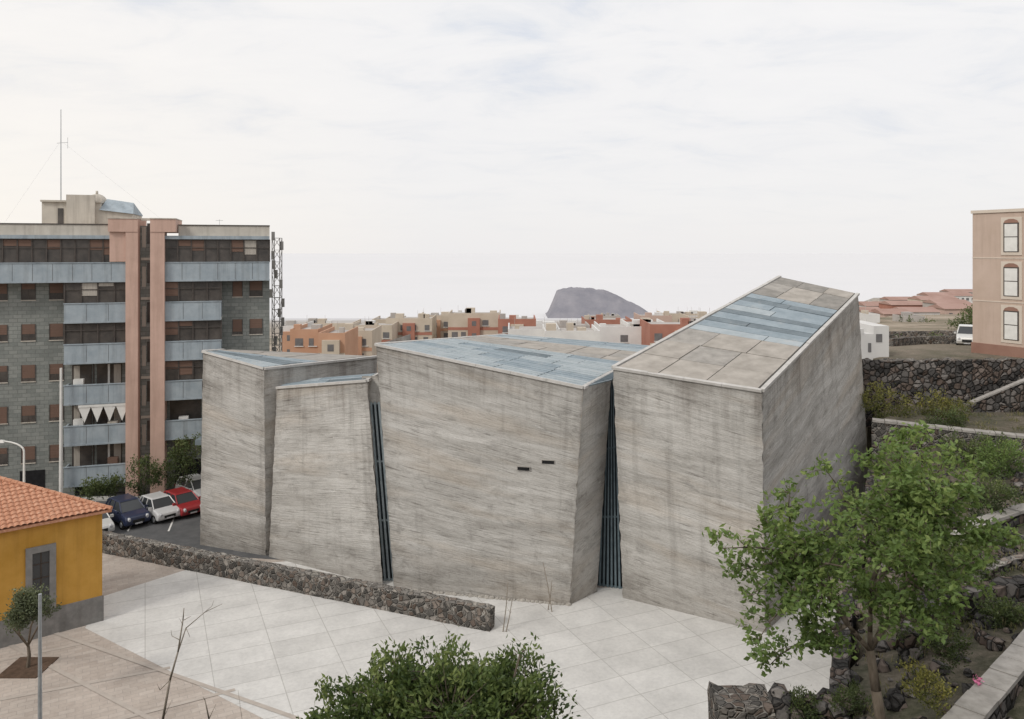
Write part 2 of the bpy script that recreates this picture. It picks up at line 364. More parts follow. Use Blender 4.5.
def roof(name,a,b,c,d,rows,gap=.03,rim=True,edge=.25,sides=('f','r','l')):
    a,b,c,d=map(Vector,(a,b,c,d)); n=(b-a).cross(d-a).normalized()
    if n.z<0: n=-n
    mb=MB()
    def q(s,t): return (a*(1-s)+b*s)*(1-t)+(d*(1-s)+c*s)*t
    K=16; i0=len(mb.v)
    for j in range(K+1):
        for i in range(K+1): mb.v.append(tuple(q(i/K,j/K)-n*.02))
    for j in range(K):
        for i in range(K): mb.f.append((i0+j*(K+1)+i,i0+j*(K+1)+i+1,i0+(j+1)*(K+1)+i+1,i0+(j+1)*(K+1)+i)); mb.m.append(7)
    gs=gap/max(.1,(b-a).length); gt=gap/max(.1,(d-a).length); es=edge/(b-a).length
    for t0,t1,cells in rows:
        for s0,s1,mi in cells:
            S0=max(s0+gs,es) ; S1=min(s1-gs,1-es)
            nseg=max(1,int((S1-S0)*6)); hh=.06+random.uniform(0,.03)
            for k in range(nseg):
                x0=S0+(S1-S0)*k/nseg; x1=S0+(S1-S0)*(k+1)/nseg
                P4=[q(x0,t0+gt),q(x1,t0+gt),q(x1,t1-gt),q(x0,t1-gt)]
                mb.hexa([p+n*.005 for p in P4],[p+n*hh for p in P4],mi)
                mm=int((t1-t0)*(d-a).length/.6)
                if mi in (1,2,3):
                    for r_ in range(1,mm):
                        t=t0+(t1-t0)*r_/mm; A,B=q(x0,t),q(x1,t); w_=(q(x0,t+.002)-q(x0,t)).normalized()*.02
                        mb.hexa([A-w_+n*hh,B-w_+n*hh,B+w_+n*hh,A+w_+n*hh],[A-w_+n*(hh+.035),B-w_+n*(hh+.035),B+w_+n*(hh+.035),A+w_+n*(hh+.035)],mi)
    if rim:
        E={'f':(a,b),'r':(b,c),'l':(a,d),'b':(d,c)}
        for k_,key in enumerate(sides):
            p,q_=E[key]
            e=(q_-p).normalized(); s=e.cross(n).normalized()*.11
            L_=(q_-p).length; m_=max(1,int(L_/1.8))
            for k in range(m_):
                p1,p2=p.lerp(q_,k/m_)+e*.008,p.lerp(q_,(k+1)/m_)-e*.008; hh=.09+random.uniform(-.012,.015)+.004*k_
                mb.hexa([p1-s-n*.05,p1+s-n*.05,p2+s-n*.05,p2-s-n*.05],[p1-s+n*hh,p1+s+n*hh,p2+s+n*hh,p2-s+n*hh],0)
    return mb.obj(name,RM,church)
def cells(cuts,mats): return [(cuts[i],cuts[i+1],random.choice(mats)) for i in range(len(cuts)-1)]
def jit(n,j=.03): return [0]+[(i+random.uniform(-j,j)*n)/n for i in range(1,n)]+[1]
random.seed(15)
A_bl,A_br=G(200,545),G(266,556); A_tl,A_tr=P(203,352,51.5),P(264,369,49.6)
A_r=P(377,357,57); A_bk=P(300,350,63)
patch('wall_west_a',A_bl,A_br,A_tr,A_tl,conc,seed=1)
patch('wall_west_b',A_br,Vector((A_r.x,A_r.y,0)),A_r,A_tr,concB,seed=2)
patch('wall_west_c',Vector((A_bk.x-6,A_bk.y,0)),A_bl,A_tl,A_bk+Vector((-6,0,0)),concB,seed=3,cell=1)
roof('roof_west',A_tl,A_tr,A_r,A_bk+Vector((-6,0,0)),[(0,.18,cells([0,.5,1],[2,1])),(.18,.36,cells([0,.35,1],[1,2,3])),(.36,.5,cells([0,.5,1],[1,2])),(.5,.75,cells(jit(3),[4,5])),(.75,1,cells(jit(3),[4,5]))])
B_bl,B_br=G(269,557),G(383,586); B_tl,B_tr=P(277,388,49.6),P(367,381,45.7)
B_r=P(379,374,49.5); B_bk=P(290,381,54)
patch('wall_midwest_a',B_bl,B_br,B_tr,B_tl,concB,seed=4)
patch('wall_midwest_b',B_br,Vector((B_r.x,B_r.y,0)),B_r,B_tr,conc,seed=5)
patch('wall_midwest_c',Vector((B_bk.x,B_bk.y,0)),B_bl,B_tl,B_bk,conc,seed=6)
roof('roof_midwest',B_tl,B_tr,B_r,B_bk,[(0,.5,cells([0,.55,1],[1,3])),(.5,1,cells([0,.4,1],[1,2]))],sides=('f','r'))
C_bl,C_br=G(394,589),G(570,605); C_tl,C_tr=P(376,345,45.4),P(583,388,42.3)
C_r=P(611,381,45.3); C_rb=G(597,592)
patch('wall_nave_a',C_bl,C_br,C_tr,C_tl,conc,seed=7,cell=.25)
mb=MB(); t_=(C_br-C_bl).normalized(); nn_=t_.cross(Vector((0,0,1))).normalized()
if nn_.y>0: nn_=-nn_
def onface(a,b_): return (C_bl*(1-a)+C_br*a)*(1-b_)+(C_tl*(1-a)+C_tr*a)*b_
for (a_,b__) in ((.735,.59),(.855,.638)):
    p=onface(a_,b__); 
    def bx(x0,x1,z0,z1,o0,o1,mi):
        mb.hexa([p+t_*x0+nn_*o0+Vector((0,0,z0)),p+t_*x1+nn_*o0+Vector((0,0,z0)),p+t_*x1+nn_*o1+Vector((0,0,z0)),p+t_*x0+nn_*o1+Vector((0,0,z0))],[p+t_*x0+nn_*o0+Vector((0,0,z1)),p+t_*x1+nn_*o0+Vector((0,0,z1)),p+t_*x1+nn_*o1+Vector((0,0,z1)),p+t_*x0+nn_*o1+Vector((0,0,z1))],mi)
    bx(-.33,.33,-.09,.09,-.2,.055,0); bx(-.36,.36,.09,.12,-.2,.1,1); bx(-.36,-.33,-.09,.09,-.2,.09,1); bx(.33,.36,-.09,.09,-.2,.09,1)
mb.obj('slot_windows',[dark,brn2],church)
patch('wall_nave_b',C_br,C_rb,C_r,C_tr,concDr,seed=8)
patch('wall_nave_c',Vector((C_tl.x+1.2,C_tl.y+6,0)),C_bl,C_tl,C_tl+Vector((1.2,6,0)),concB,seed=9)
C_bL,C_bR=P(505,335,66),P(660,347,60)
rows=[]
for i in range(6): rows.append((i*.085,(i+1)*.085,cells(jit(4,.05) if i%2 else jit(5,.05),[1,1,2,2,3] if i!=3 else [2,2,1])))
for i in range(3): rows.append((.51+i*.09,.51+(i+1)*.09,cells(jit(6,.02),[4,5,4])))
rows.append((.78,.85,cells(jit(3),[2,1]))); rows.append((.85,.92,cells(jit(3),[1,2,1]))); rows.append((.92,1.,cells(jit(3),[1,2,1])))
roof('roof_nave',C_tl,C_tr,C_bR,C_bL,rows,edge=.15)
roof('roof_nave_side',C_tr,C_r,C_bR+Vector((.6,0,0)),C_bR+Vector((.02,0,0)),[(0,.5,[(0,1,1)]),(.5,1,[(0,1,4)])],rim=False,edge=.02)
D_bl,D_br=G(623,598),G(765,633); D_tl,D_tr=P(613,368,43.2),P(762,391,39.3)
D_rt=P(858,294,54); D_bk=P(780,277,58.5); D_rb=Vector((P(872,400,54).x,54,0))
patch('wall_tower_a',D_bl,D_br,D_tr,D_tl,concD,seed=10,cell=.25)
patch('wall_tower_b',D_br,D_rb,D_rt,D_tr,concDr,seed=11,cell=.35)
patch('wall_tower_c',D_rb,Vector((D_bk.x,D_bk.y,0)),D_bk,D_rt,concD,seed=12,cell=1)
patch('wall_tower_d',Vector((D_bk.x,D_bk.y,0)),D_bl,D_tl,D_bk,concD,seed=13,cell=.6)
random.seed(4)
rows=[(0,.12,cells(jit(3),[4,4,5])),(.12,.24,cells(jit(3),[4,5,4])),(.24,.36,cells(jit(3),[4,5,6]))]
t=.36
for wd_,ms in ((.045,[2]),(.05,[1]),(.035,[3]),(.055,[1]),(.035,[3]),(.05,[2,1]),(.05,[1]),(.04,[6,3]),(.045,[1])):
    rows.append((t,t+wd_,cells([0,random.uniform(.3,.7),1] if random.random()<.6 else [0,1],ms))); t+=wd_
while t<.97:
    t2=min(1,t+.075); rows.append((t,t2,cells(jit(3),[5,6,6,4]))); t=t2
roof('roof_tower',D_tl,D_tr,D_rt,D_bk,rows)
slm=simple('fin_blue_steel',(.26,.32,.35),(.40,.46,.49),3,.5,.1,.01,.2)
slm2=simple('fin_dark_steel',(.10,.14,.165),(.19,.245,.275),3,.5,.1,.01,.2)
back_m=simple('slit_back',(.03,.04,.047),(.06,.075,.085),2,.6)
def fins(name,bl,br,tr,tl,n,mt,dep=.25,bars=(.0,.33,.66,.985)):
    mb=MB(); bl,br,tr,tl=map(Vector,(bl,br,tr,tl)); 
    off=Vector((0,.35,0))
    mb.face([bl+off,br+off,tr+off,tl+off],1)
    for i in range(n):
        a=(i+.2)/n; b_=(i+.68)/n
        p=[bl.lerp(br,a),bl.lerp(br,b_)]; q=[tl.lerp(tr,a),tl.lerp(tr,b_)]
        o=Vector((0,dep,0))
        mb.hexa([p[0],p[1],p[1]+o,p[0]+o],[q[0],q[1],q[1]+o,q[0]+o],0)
    for t in bars:
        p,q=bl.lerp(tl,t),br.lerp(tr,t); o=Vector((0,.2,0)); z=Vector((0,0,.09)); k=Vector((0,.1,0))
        mb.hexa([p+k,q+k,q+o,p+o],[p+z+k,q+z+k,q+o+z,p+o+z],0)
    return mb.obj(name,[mt,back_m],church)
def atz0(u,d): return Vector(((u-512)*d/F,d,0))
fins('slit_window',atz0(379,45.9),atz0(396,45.9),P(381,402,46.2),P(365,402,46.2),4,slm)
patch('slit_lintel',P(362,403,46.25),P(384,403,46.25),P(381,376,46.6),P(362,376,46.6),conc,seed=15,cell=.4)
fins('entrance_slit',atz0(594,45.3),atz0(626,44.7),P(618,375,45.6),P(603,384,45.8),8,slm2)
mb=MB(); p=P(206,446,52); mb.box(p.x-.8,p.x+.8,p.y+.2,p.y+1.2,p.z,p.z+.35); mb.obj('canopy_beam',[blue3],church)
mb=MB()
for i in range(80):
    t=i/79; p=C_bl.lerp(C_br,t); mb.rock((p.x+random.uniform(-.1,.1),p.y-.05,.03),random.uniform(.06,.15))
mb.obj('footing_rubble',[simple('rubble_pale',(.3,.28,.25),(.45,.42,.38),6)],church)
# ---------- stone walls
lava=stonemat('lava_stone',(.06,.056,.052),(.23,.21,.19),(.34,.32,.29),3.6,.055)
lavaD=stonemat('dry_lava_stone',(.05,.047,.045),(.17,.155,.145),(.02,.019,.018),2.6,.05)
cope=simple('coping_stone',(.25,.235,.215),(.41,.385,.36),2.5,.9,.4,.03)
copeD=stonemat('coping_lava',(.14,.13,.12),(.30,.28,.25),(.38,.36,.33),3.0,.07)
def swall(name,pts,bots,th,mats,copeh=.0,cell=.35,jit=.05):
    pts=[Vector(p) for p in pts]
    st=[];bs=[]
    for k in range(len(pts)-1):
        L=(pts[k+1]-pts[k]).length; n=max(1,int(L/cell))
        for i in range(n): st.append(pts[k].lerp(pts[k+1],i/n)); bs.append(bots[k]+(bots[k+1]-bots[k])*i/n)
    st.append(pts[-1]); bs.append(bots[-1])
    mb=MB(); rings=[]; nr=max(2,int(max(p.z-b for p,b in zip(st,bs))/cell))
    for k,p in enumerate(st):
        t=(st[min(k+1,len(st)-1)]-st[max(k-1,0)]); t.z=0; t.normalize(); n=Vector((t.y,-t.x,0))
        ring=[]
        for j in range(nr+1): ring.append(Vector((p.x,p.y,bs[k]+(p.z-bs[k])*j/nr))+n*(th/2+ (1-j/nr)*.05))
        for j in range(nr,-1,-1): ring.append(Vector((p.x,p.y,bs[k]+(p.z-bs[k])*j/nr))-n*(th/2))
        ring=[q+Vector((noise.noise(q*3),noise.noise(q*3+Vector((9,0,0))),noise.noise(q*3+Vector((0,9,0)))))*jit*2 for q in ring]
        rings.append(ring)
    m_=len(rings[0])
    for r in rings: mb.v+=[tuple(q) for q in r]
    for k in range(len(rings)-1):
        for j in range(m_-1):
            mb.f.append((k*m_+j,(k+1)*m_+j,(k+1)*m_+j+1,k*m_+j+1)); mb.m.append(1 if (j==nr and not copeh) else 0)
    mb.f.append(tuple(range(m_))); mb.m.append(0)
    o=(len(rings)-1)*m_; mb.f.append(tuple(o+i for i in range(m_))); mb.m.append(0)
    if copeh:
        i=0
        while i<len(st)-1:
            j=min(len(st)-1,i+random.choice([2,3])); p,q=st[i],st[j]
            t=(q-p); t.z=0; t.normalize(); n=Vector((t.y,-t.x,0))*(th/2+.06); g_=t*.015; hh=copeh+random.uniform(-.02,.02); z=Vector((0,0,hh)); zz=Vector((0,0,-.02))
            mb.hexa([p+n+g_+zz,q+n-g_+zz,q-n-g_+zz,p-n+g_+zz],[p+n+g_+z,q+n-g_+z,q-n-g_+z,p-n+g_+z],1); i=j
    return mb.obj(name,mats)
a=G(100,552);b_=G(492,632)
swall('stone_wall',[(a.x-6,a.y+2.2,1.15),(a.x,a.y+.3,1.12),(b_.x,b_.y+.3,1.08)],[0,0,0],.6,[lava,copeD],jit=.035)
swall('retaining_wall',[(9.6,23.6,5.7),(12,29,5.6),(15.8,36.5,5.5),(24.3,53.3,5.5)],[0]*4,.5,[lavaD,lavaD])
swall('terrace_wall',[(22.6,50.2,8.3),(30,47,8.0),(36,44.5,8)],[4.5,4.5,4.5],.6,[lava,cope],copeh=.12)
swall('terrace_wall',[(24.8,57,11.15),(36.5,57.0,11.25),(55,55,11.3)],[6.5,6.5,6.5],.8,[lavaD,lava],jit=.09)
swall('path_wall',[(17.6,32.0,7.1),(18.6,33.2,7.15),(20.3,34.6,7.2),(23,36,7.35),(28,37.2,7.5),(34,37.5,7.7)],[4.8]*6,.5,[lavaD,cope],copeh=.12)
swall('path_wall',[(16.2,28.6,6.9),(17.6,30.,7.),(19.5,31,7.1),(24,31.5,7.1)],[4.8]*4,.4,[lavaD,copeD])
swall('garden_wall',[(8.2,17.2,7.3),(11.2,20,7.1),(15.4,24,6.95),(20,28.5,6.9)],[4]*4,.6,[lavaD,cope],copeh=.12)
swall('garden_wall',[(12.6,25.5,6.9),(14.5,27.5,7.2),(18.5,28.6,7.3)],[4.5]*3,.6,[lavaD,lavaD],jit=.09)
mb=MB()
for i in range(16):
    x=31.2+i*.38; mb.box(x,x+.38,54.6,56,6,8.1+i*.17)
mb.obj('stone_stair',[copeD])
swall('stair_parapet',[(31.2,54.4,8.6),(37.4,54.4,11.2)],[6.5,6.5],.3,[lavaD,cope],copeh=.08)
p=P(742,700,24)
swall('stone_pier',[(p.x-.85,p.y,p.z+.12),(p.x+.75,p.y-.1,p.z+.2)],[0,0],1.3,[lava,lava],jit=.12,cell=.28)
swall('garden_wall',[(p.x+.9,p.y-.2,5.2),(9.6,23.4,5.4)],[0,0],.8,[lava,lava],jit=.1)
mb=MB()
for k in range(40): mb.rock((random.uniform(p.x+.8,9.8),p.y-.4+random.uniform(-.3,.5),5.4+random.uniform(-.2,.25)),random.uniform(.15,.4))
for k in range(1300):
    x=random.uniform(9,30);y=random.uniform(18,48)
    if x<10+(y-24)*.5: continue
    mb.rock((x,y,hgt(x,y)+.03),random.choice([.08,.12,.12,.18,.25,.33]))
mb.obj('rubble_stones',[lavaD],smooth=False)
# ---------- YELLOW HOUSE
yh=empty('yellow_house')
cor=Vector((-21,41,0)); d1=Vector((-.77,-.64,0)).normalized(); n1=Vector((-.64,.77,0)).normalized()
L=15; ze=5.75; Rr=5.; rt=.985; rise=.31; ov=.35
yel=stained('ochre_stucco',(.50,.265,.045),(.62,.345,.08),.8,.3)
grs=stained('grey_plinth',(.17,.165,.16),(.27,.26,.25),2.5,.3)
def hp(a,p,z): return cor+d1*a+n1*p+Vector((0,0,z))
mb=MB()
pl=[(0,0),(L,0),(L,Rr),(Rr*rt,Rr)]
mb.hexa([hp(a,p,0) for a,p in pl],[hp(a,p,ze+rise*p) for a,p in pl],0)
mb.hexa([hp(-.06,-.05,0),hp(L,-.05,0),hp(L,.1,0),hp(.1,.1,0)],[hp(-.06,-.05,1.3),hp(L,-.05,1.3),hp(L,.1,1.3),hp(.1,.1,1.3)],1)
mb.obj('walls',[yel,grs],yh)
mb=MB()
def hb(a0,a1,p0,p1,z0,z1,m): mb.hexa([hp(a0,p0,z0),hp(a1,p0,z0),hp(a1,p1,z0),hp(a0,p1,z0)],[hp(a0,p0,z1),hp(a1,p0,z1),hp(a1,p1,z1),hp(a0,p1,z1)],m)
for w0 in (2.1,7.5,11.5):
    hb(w0,w0+.28,-.1,0.02,1.3,4.5,0); hb(w0+1.02,w0+1.3,-.1,.02,1.3,4.5,0); hb(w0+.28,w0+1.02,-.1,.02,4.2,4.5,0); hb(w0+.28,w0+1.02,-.13,.02,1.3,1.6,0)
    hb(w0+.28,w0+1.02,-.02,.02,1.6,4.2,1)
    hb(w0+.62,w0+.67,-.04,-.02,1.6,4.2,2); hb(w0+.28,w0+1.02,-.04,-.021,2.9,2.95,2); hb(w0+.28,w0+1.02,-.04,-.021,3.6,3.64,2)
mb.obj('windows',[simple('stone_surround',(.2,.195,.19),(.28,.27,.26),3),glass,simple('wood_dark',(.05,.04,.03),(.08,.06,.05),4)],yh)
m,nt,b=M('roof_tile',.85)
v=coords(nt); c=ramp(nt,nz(nt,v,5,8,.8),[(.3,(.33,.15,.09)),(.5,(.50,.245,.15)),(.7,(.64,.42,.30))]); nt.links.new(c,b.inputs['Base Color'])
mb=MB(); per=.26
na=int((L+ov)/(per/6)); nrw=16
for j in range(nrw*2+1):
    pp=-ov+(Rr+ov)*( (j+1)//2)/nrw
    drop=(.05 if j%2==0 else 0.0)
    for i in range(na+1):
        a_=max(-ov+i*per/6,(pp*rt if pp>0 else pp)-.1)
        z=ze+.10+pp*rise+.06*abs(math.sin(math.pi*(-ov+i*per/6)/per))+drop-.02
        mb.v.append(tuple(hp(a_,pp,z)))
for j in range(nrw*2):
    for i in range(na): mb.f.append((j*(na+1)+i,j*(na+1)+i+1,(j+1)*(na+1)+i+1,(j+1)*(na+1)+i)); mb.m.append(0)
mb.hexa([hp(-ov-.02,-ov,ze-.16),hp(L,-ov,ze-.16),hp(L,0,ze-.06),hp(-.0,0,ze-.06)],[hp(-ov-.02,-ov,ze-.06),hp(L,-ov,ze-.06),hp(L,0,ze+.03),hp(0,0,ze+.03)],0)
for k in range(22):
    t0,t1=k/22,(k+1)/22; A=hp(-ov,-ov,ze+.02).lerp(hp(Rr*rt,Rr,ze+rise*Rr+.16),t0); B=hp(-ov,-ov,ze+.02).lerp(hp(Rr*rt,Rr,ze+rise*Rr+.16),t1); mb.tube(A,B,.12,.10,0,7)
mb.tube(hp(Rr*rt,Rr,ze+rise*Rr+.15),hp(L,Rr,ze+rise*Rr+.15),.12,.12,0,7)
mb.obj('tiled_roof',[m],yh)
# ---------- APARTMENT BUILDING
ang=math.atan2(.29,.957)
ap=empty('apartment_building',(-20,66,0),ang)
def X(u):
    k=(u-512)/F; return -((-20-66*k)/(.957-.29*k))
gray=brickmat('grey_green_tile',(.225,.24,.225),(.30,.31,.29),(.18,.19,.18),.6,.3,.02,0,noise_amt=.6,rx=math.pi/2)
salm=stained('salmon_stucco',(.52,.355,.29),(.62,.43,.355),.7,.3)
beig=stained('beige_stucco',(.48,.44,.385),(.6,.55,.48),.8,.45)
bal=stained('balcony_bluegrey',(.29,.34,.38),(.39,.44,.475),1.3,.45)
shut=simple('roller_shutter',(.13,.08,.06),(.2,.125,.095),2,.7,stretch=(.2,.2,14))
frm=simple('window_frame_dark',(.06,.05,.045),(.10,.085,.075),3,.6)
curt=simple('curtain',(.36,.33,.29),(.48,.44,.39),2,.9,stretch=(6,1,.5))
MT=[gray,salm,beig,bal,shut,frm,aglass,white,dark,curt]
random.seed(31)
mb=MB()
mb.box(-45,0,0,14,0,19.7,0)
mb.box(-45,0,.4,14,19.7,19.9,2)
for x0,x1 in ((-45,X(112)),(X(179),0)): mb.box(x0,x1,-.4,.4,20.13,20.95,2)
mb.box(-45,0,-.3,.39,19.71,20.13,2)
for x0,x1 in ((-45,X(112)),(X(179),0)): mb.box(x0-.02,x1+.02,-.46,.46,20.95,21.03,5)
Z=[18-3.1*k for k in range(6)]
xl,xr=X(133),X(166)
def band(x0,x1,zt,dp=1.3,h=1.15):
    mb.box(x0,x1,-dp,-dp+.12,zt-h-.3,zt,3); mb.box(x0,x1,-dp+.12,-.0,zt-h-.3,zt-h-.1,7)
    mb.box(x0,x0+.12,-dp+.12,0,zt-h-.1,zt,3); mb.box(x1-.12,x1,-dp+.12,0,zt-h-.1,zt,3)
    mb.box(x0-.04,x1+.04,-dp-.05,-dp+.17,zt,zt+.06,3)
    mb.box(x0-.02,x1+.02,-dp-.04,-dp-.002,zt-h-.32,zt-h-.2,3)
    n=max(1,int((x1-x0)/1.3))
    for i in range(1,n): 
        x=x0+(x1-x0)*i/n; mb.box(x-.012,x+.012,-dp-.006,-dp,zt-h-.19,zt-.05,5)
def glazed(x0,x1,z0,z1,dp=1.2,m=6):
    mb.box(x0,x1,-dp+.1,-dp+.16,z0,z1,m)
    n=max(2,int((x1-x0)/.95))
    for i in range(n+1):
        x=x0+(x1-x0)*i/n; mb.box(x-.045,x+.045,-dp+.02,-dp+.18,z0,z1,5)
        if i<n and random.random()<.5:
            k=random.uniform(.2,.8); mb.box(x+.05,x+(x1-x0)/n-.05,-dp+.065,-dp+.098,z1-(z1-z0)*k,z1-.075,random.choice([4,4,4,9]))
    mb.box(x0,x1,-dp+.01,-dp+.19,z1-.07,z1,5); mb.box(x0,x1,-dp+.01,-dp+.05,(z0+z1)/2+.2,(z0+z1)/2+.25,5)
def win(x0,x1,z0,z1):
    mb.box(x0-.07,x1+.07,-.07,.0,z0-.07,z0,2); mb.box(x0-.05,x0,-.05,0,z0,z1,5); mb.box(x1,x1+.05,-.05,0,z0,z1,5)
    k=random.choice([.35,.6,1,.8]); zs=z1-(z1-z0)*k
    mb.box(x0,x1,-.03,-.002,zs,z1,4)
    if k<1: mb.box(x0,x1,-.02,-.002,z0,zs,6); mb.box((x0+x1)/2-.025,(x0+x1)/2+.025,-.035,-.021,z0,zs,5)
for x0,x1 in ((-45,xl),(xr,-.0)):
    mb.box(x0,x1,-1.35,-.3,19.85,20.12,3)
    band(x0,x1,Z[0]); glazed(x0,x1,Z[0]+.06,19.85)
for k in range(1,6):
    band(X(68),xl,Z[k]); top=Z[k-1]-1.45
    if k in (1,2): glazed(X(68),xl,Z[k]+.06,top)
    else:
        mb.box(X(72),X(92),-.03,0,Z[k]-1.1,top-.25,6); mb.box(X(97),X(122),-.03,0,Z[k]-1.1,top-.25,6); mb.box(X(93),X(94.5),-.06,0,Z[k]-1.1,top-.2,5)
        mb.box(X(108),X(110),-.06,-.03,Z[k]-1.1,top-.25,7); mb.box(X(74),X(80),-.05,-.03,Z[k]-1.1,top-.3,9); mb.box(X(114),X(121),-.05,-.03,Z[k]-1.1,top-.3,9)
    for u0,u1 in ((-30,-16),(-8,7),(22,35),(50,63)): win(X(u0),X(u1),top-1.35,top-.1)
    if k<=4:
        x1=X(222) if k<4 else X(205)
        band(xr,x1,Z[k]); 
        if k in (1,2,3): glazed(xr,x1,Z[k]+.06,top)
        else: mb.box(xr+.3,x1-.3,-.03,0,Z[k]-1.1,top-.25,6)
        win(X(233),X(242),top-1.35,top-.1); win(X(250),X(262),top-1.35,top-.1)
    else:
        win(X(175),X(190),top-1.35,top-.1); win(X(233),X(242),top-1.35,top-.1)
x0,x1=X(82),X(131); n=4
for i in range(n):
    a_=x0+(x1-x0)*i/n; c_=x0+(x1-x0)*(i+1)/n; mb.face([(a_,-1.3,Z[3]-3.1+1.45),(c_,-1.3,Z[3]-3.1+1.45),((a_+c_)/2,-1.3,Z[4]+.25)],7)
mb.box(x0,x1,-1.34,-1.26,Z[4]+1.42,Z[4]+1.6,7)
for (u0,u1,c0,c1) in ((129,141,112,141),(153,167,153,178)):
    mb.box(X(u0),X(u1),-1.6,.0,0,20.4,1); mb.box(X(c0),X(c1),-1.65,3,20.4,21.4,1); mb.box(X(c0)-.03,X(c1)+.03,-1.7,3.03,21.4,21.48,2)
mb.box(X(113),X(129)-.01,-1.42,-.42,18.1,20.4,1)
mb.box(X(141)+.02,X(153)-.02,-.5,0,0,20.9,0)
for k in range(7):
    z=1.2+k*3.1-.6; mb.box(X(143),X(147),-.54,-.5,z,z+1.6,9); mb.box(X(148),X(151.5),-.54,-.5,z+.3,z+1.9,6); mb.box(X(142),X(152),-.56,-.5,z+2.1,z+2.3,2)
for u0,u1 in ((20,45),(75,110),(175,205),(225,255)):
    mb.box(X(u0),X(u1),-.04,0,0,2.2,8); 
for k in range(1,6):
    for u in (76,110,180,212):
        if random.random()<.6: mb.box(X(u),X(u)+.7,-1.0,-.5,Z[k]-1.2,Z[k]+random.uniform(.1,.5),random.choice([7,4,2]))
S=-1.05
mb.box(X(43)+S,X(105)+S,4,9,19.9,22.9,2); mb.box(X(70)+S,X(100)+S,3.6,4,21,23.5,2); mb.box(X(42)+S,X(106)+S,3.8,9.1,22.9,23.05,2)
mb.hexa([(X(105)+S,4,20),(X(139)+S,4,20),(X(139)+S,9,20),(X(105)+S,9,20)],[(X(105)+S,4,22.3),(X(139)+S,4,22.0),(X(139)+S,9,22),(X(105)+S,9,22.3)],2)
mb.hexa([(X(104)+S,3.8,22.3),(X(140)+S,3.8,22.0),(X(140)+S,9,22.),(X(104)+S,9,22.3)],[(X(104)+.3+S,5.5,23.3),(X(137)+S,5.5,23.),(X(140)+S,9,22.1),(X(104)+S,9,22.4)],3)
mb.box(X(60)+S,X(66)+S,3.96,4,20.6,22.4,6)
for i in range(14):
    x=random.uniform(-20,-1); s_=random.uniform(.3,.7); mb.box(x,x+s_,5,5+s_,19.9,20.6+s_*.7,random.choice([2,7,0]))
mb.obj('facade',MT,ap)
mb=MB()
R_=.85; ctr=Vector((X(96)+S,6,22.9))
for a in range(6):
    for b in range(14):
        def q(a,b): th=math.pi/2*a/6; ph=2*math.pi*b/14; return ctr+Vector((math.sin(th)*math.cos(ph)*R_,math.sin(th)*math.sin(ph)*R_,math.cos(th)*R_))
        mb.face([q(a,b),q(a,b+1),q(a+1,b+1),q(a+1,b)])
mb.tube(ctr+Vector((0,0,.8)),ctr+Vector((0,0,1.1)),.12,.1)
mb.obj('dome',[beig],ap,smooth=True)
mb=MB(); x=X(60)+S
mb.tube((x,5,22.5),(x,5,30.6),.05,.03); mb.tube((x-.3,5,27.8),(x+.5,5,27.9),.015,.015); mb.tube((x+.5,5,27.4),(x+.5,5,28.3),.015,.015)
for (dx,dy) in ((-4.5,0),(9,0)): mb.tube((x,5,28),(x+dx,5,20.5),.004,.004,n=3)
for u in (25,215): mb.tube((X(u),6,20),(X(u),6,21.7),.02,.015); mb.tube((X(u)-.3,6,21.6),(X(u)+.3,6,21.6),.015,.015)
mb.obj('antenna_mast',[steel],ap)
mb=MB(); bx_,by=P(277,300,84).x,84; s_=.4
for i in range(17):
    z0=i*1.25-1;z1=z0+1.25
    cs=[(-s_,-s_),(s_,-s_),(s_,s_),(-s_,s_)]
    for k in range(4):
        a_,b_=cs[k],cs[(k+1)%4]
        mb.tube((bx_+a_[0],by+a_[1],z0),(bx_+a_[0],by+a_[1],z1),.05,.05,n=4)
        mb.tube((bx_+a_[0],by+a_[1],z0),(bx_+b_[0],by+b_[1],z1),.03,.03,n=4); mb.tube((bx_+a_[0],by+a_[1],z1),(bx_+b_[0],by+b_[1],z1),.03,.03,n=4)
for i in range(14):
    z=7+i*1.0; t=random.uniform(0,6.28); mb.box(bx_+math.cos(t)*.6-.15,bx_+math.cos(t)*.6+.15,by+math.sin(t)*.6-.1,by+math.sin(t)*.6+.1,z,z+.9)
mb.obj('telecom_tower',[simple('tower_steel',(.16,.15,.14),(.25,.24,.23),2)])
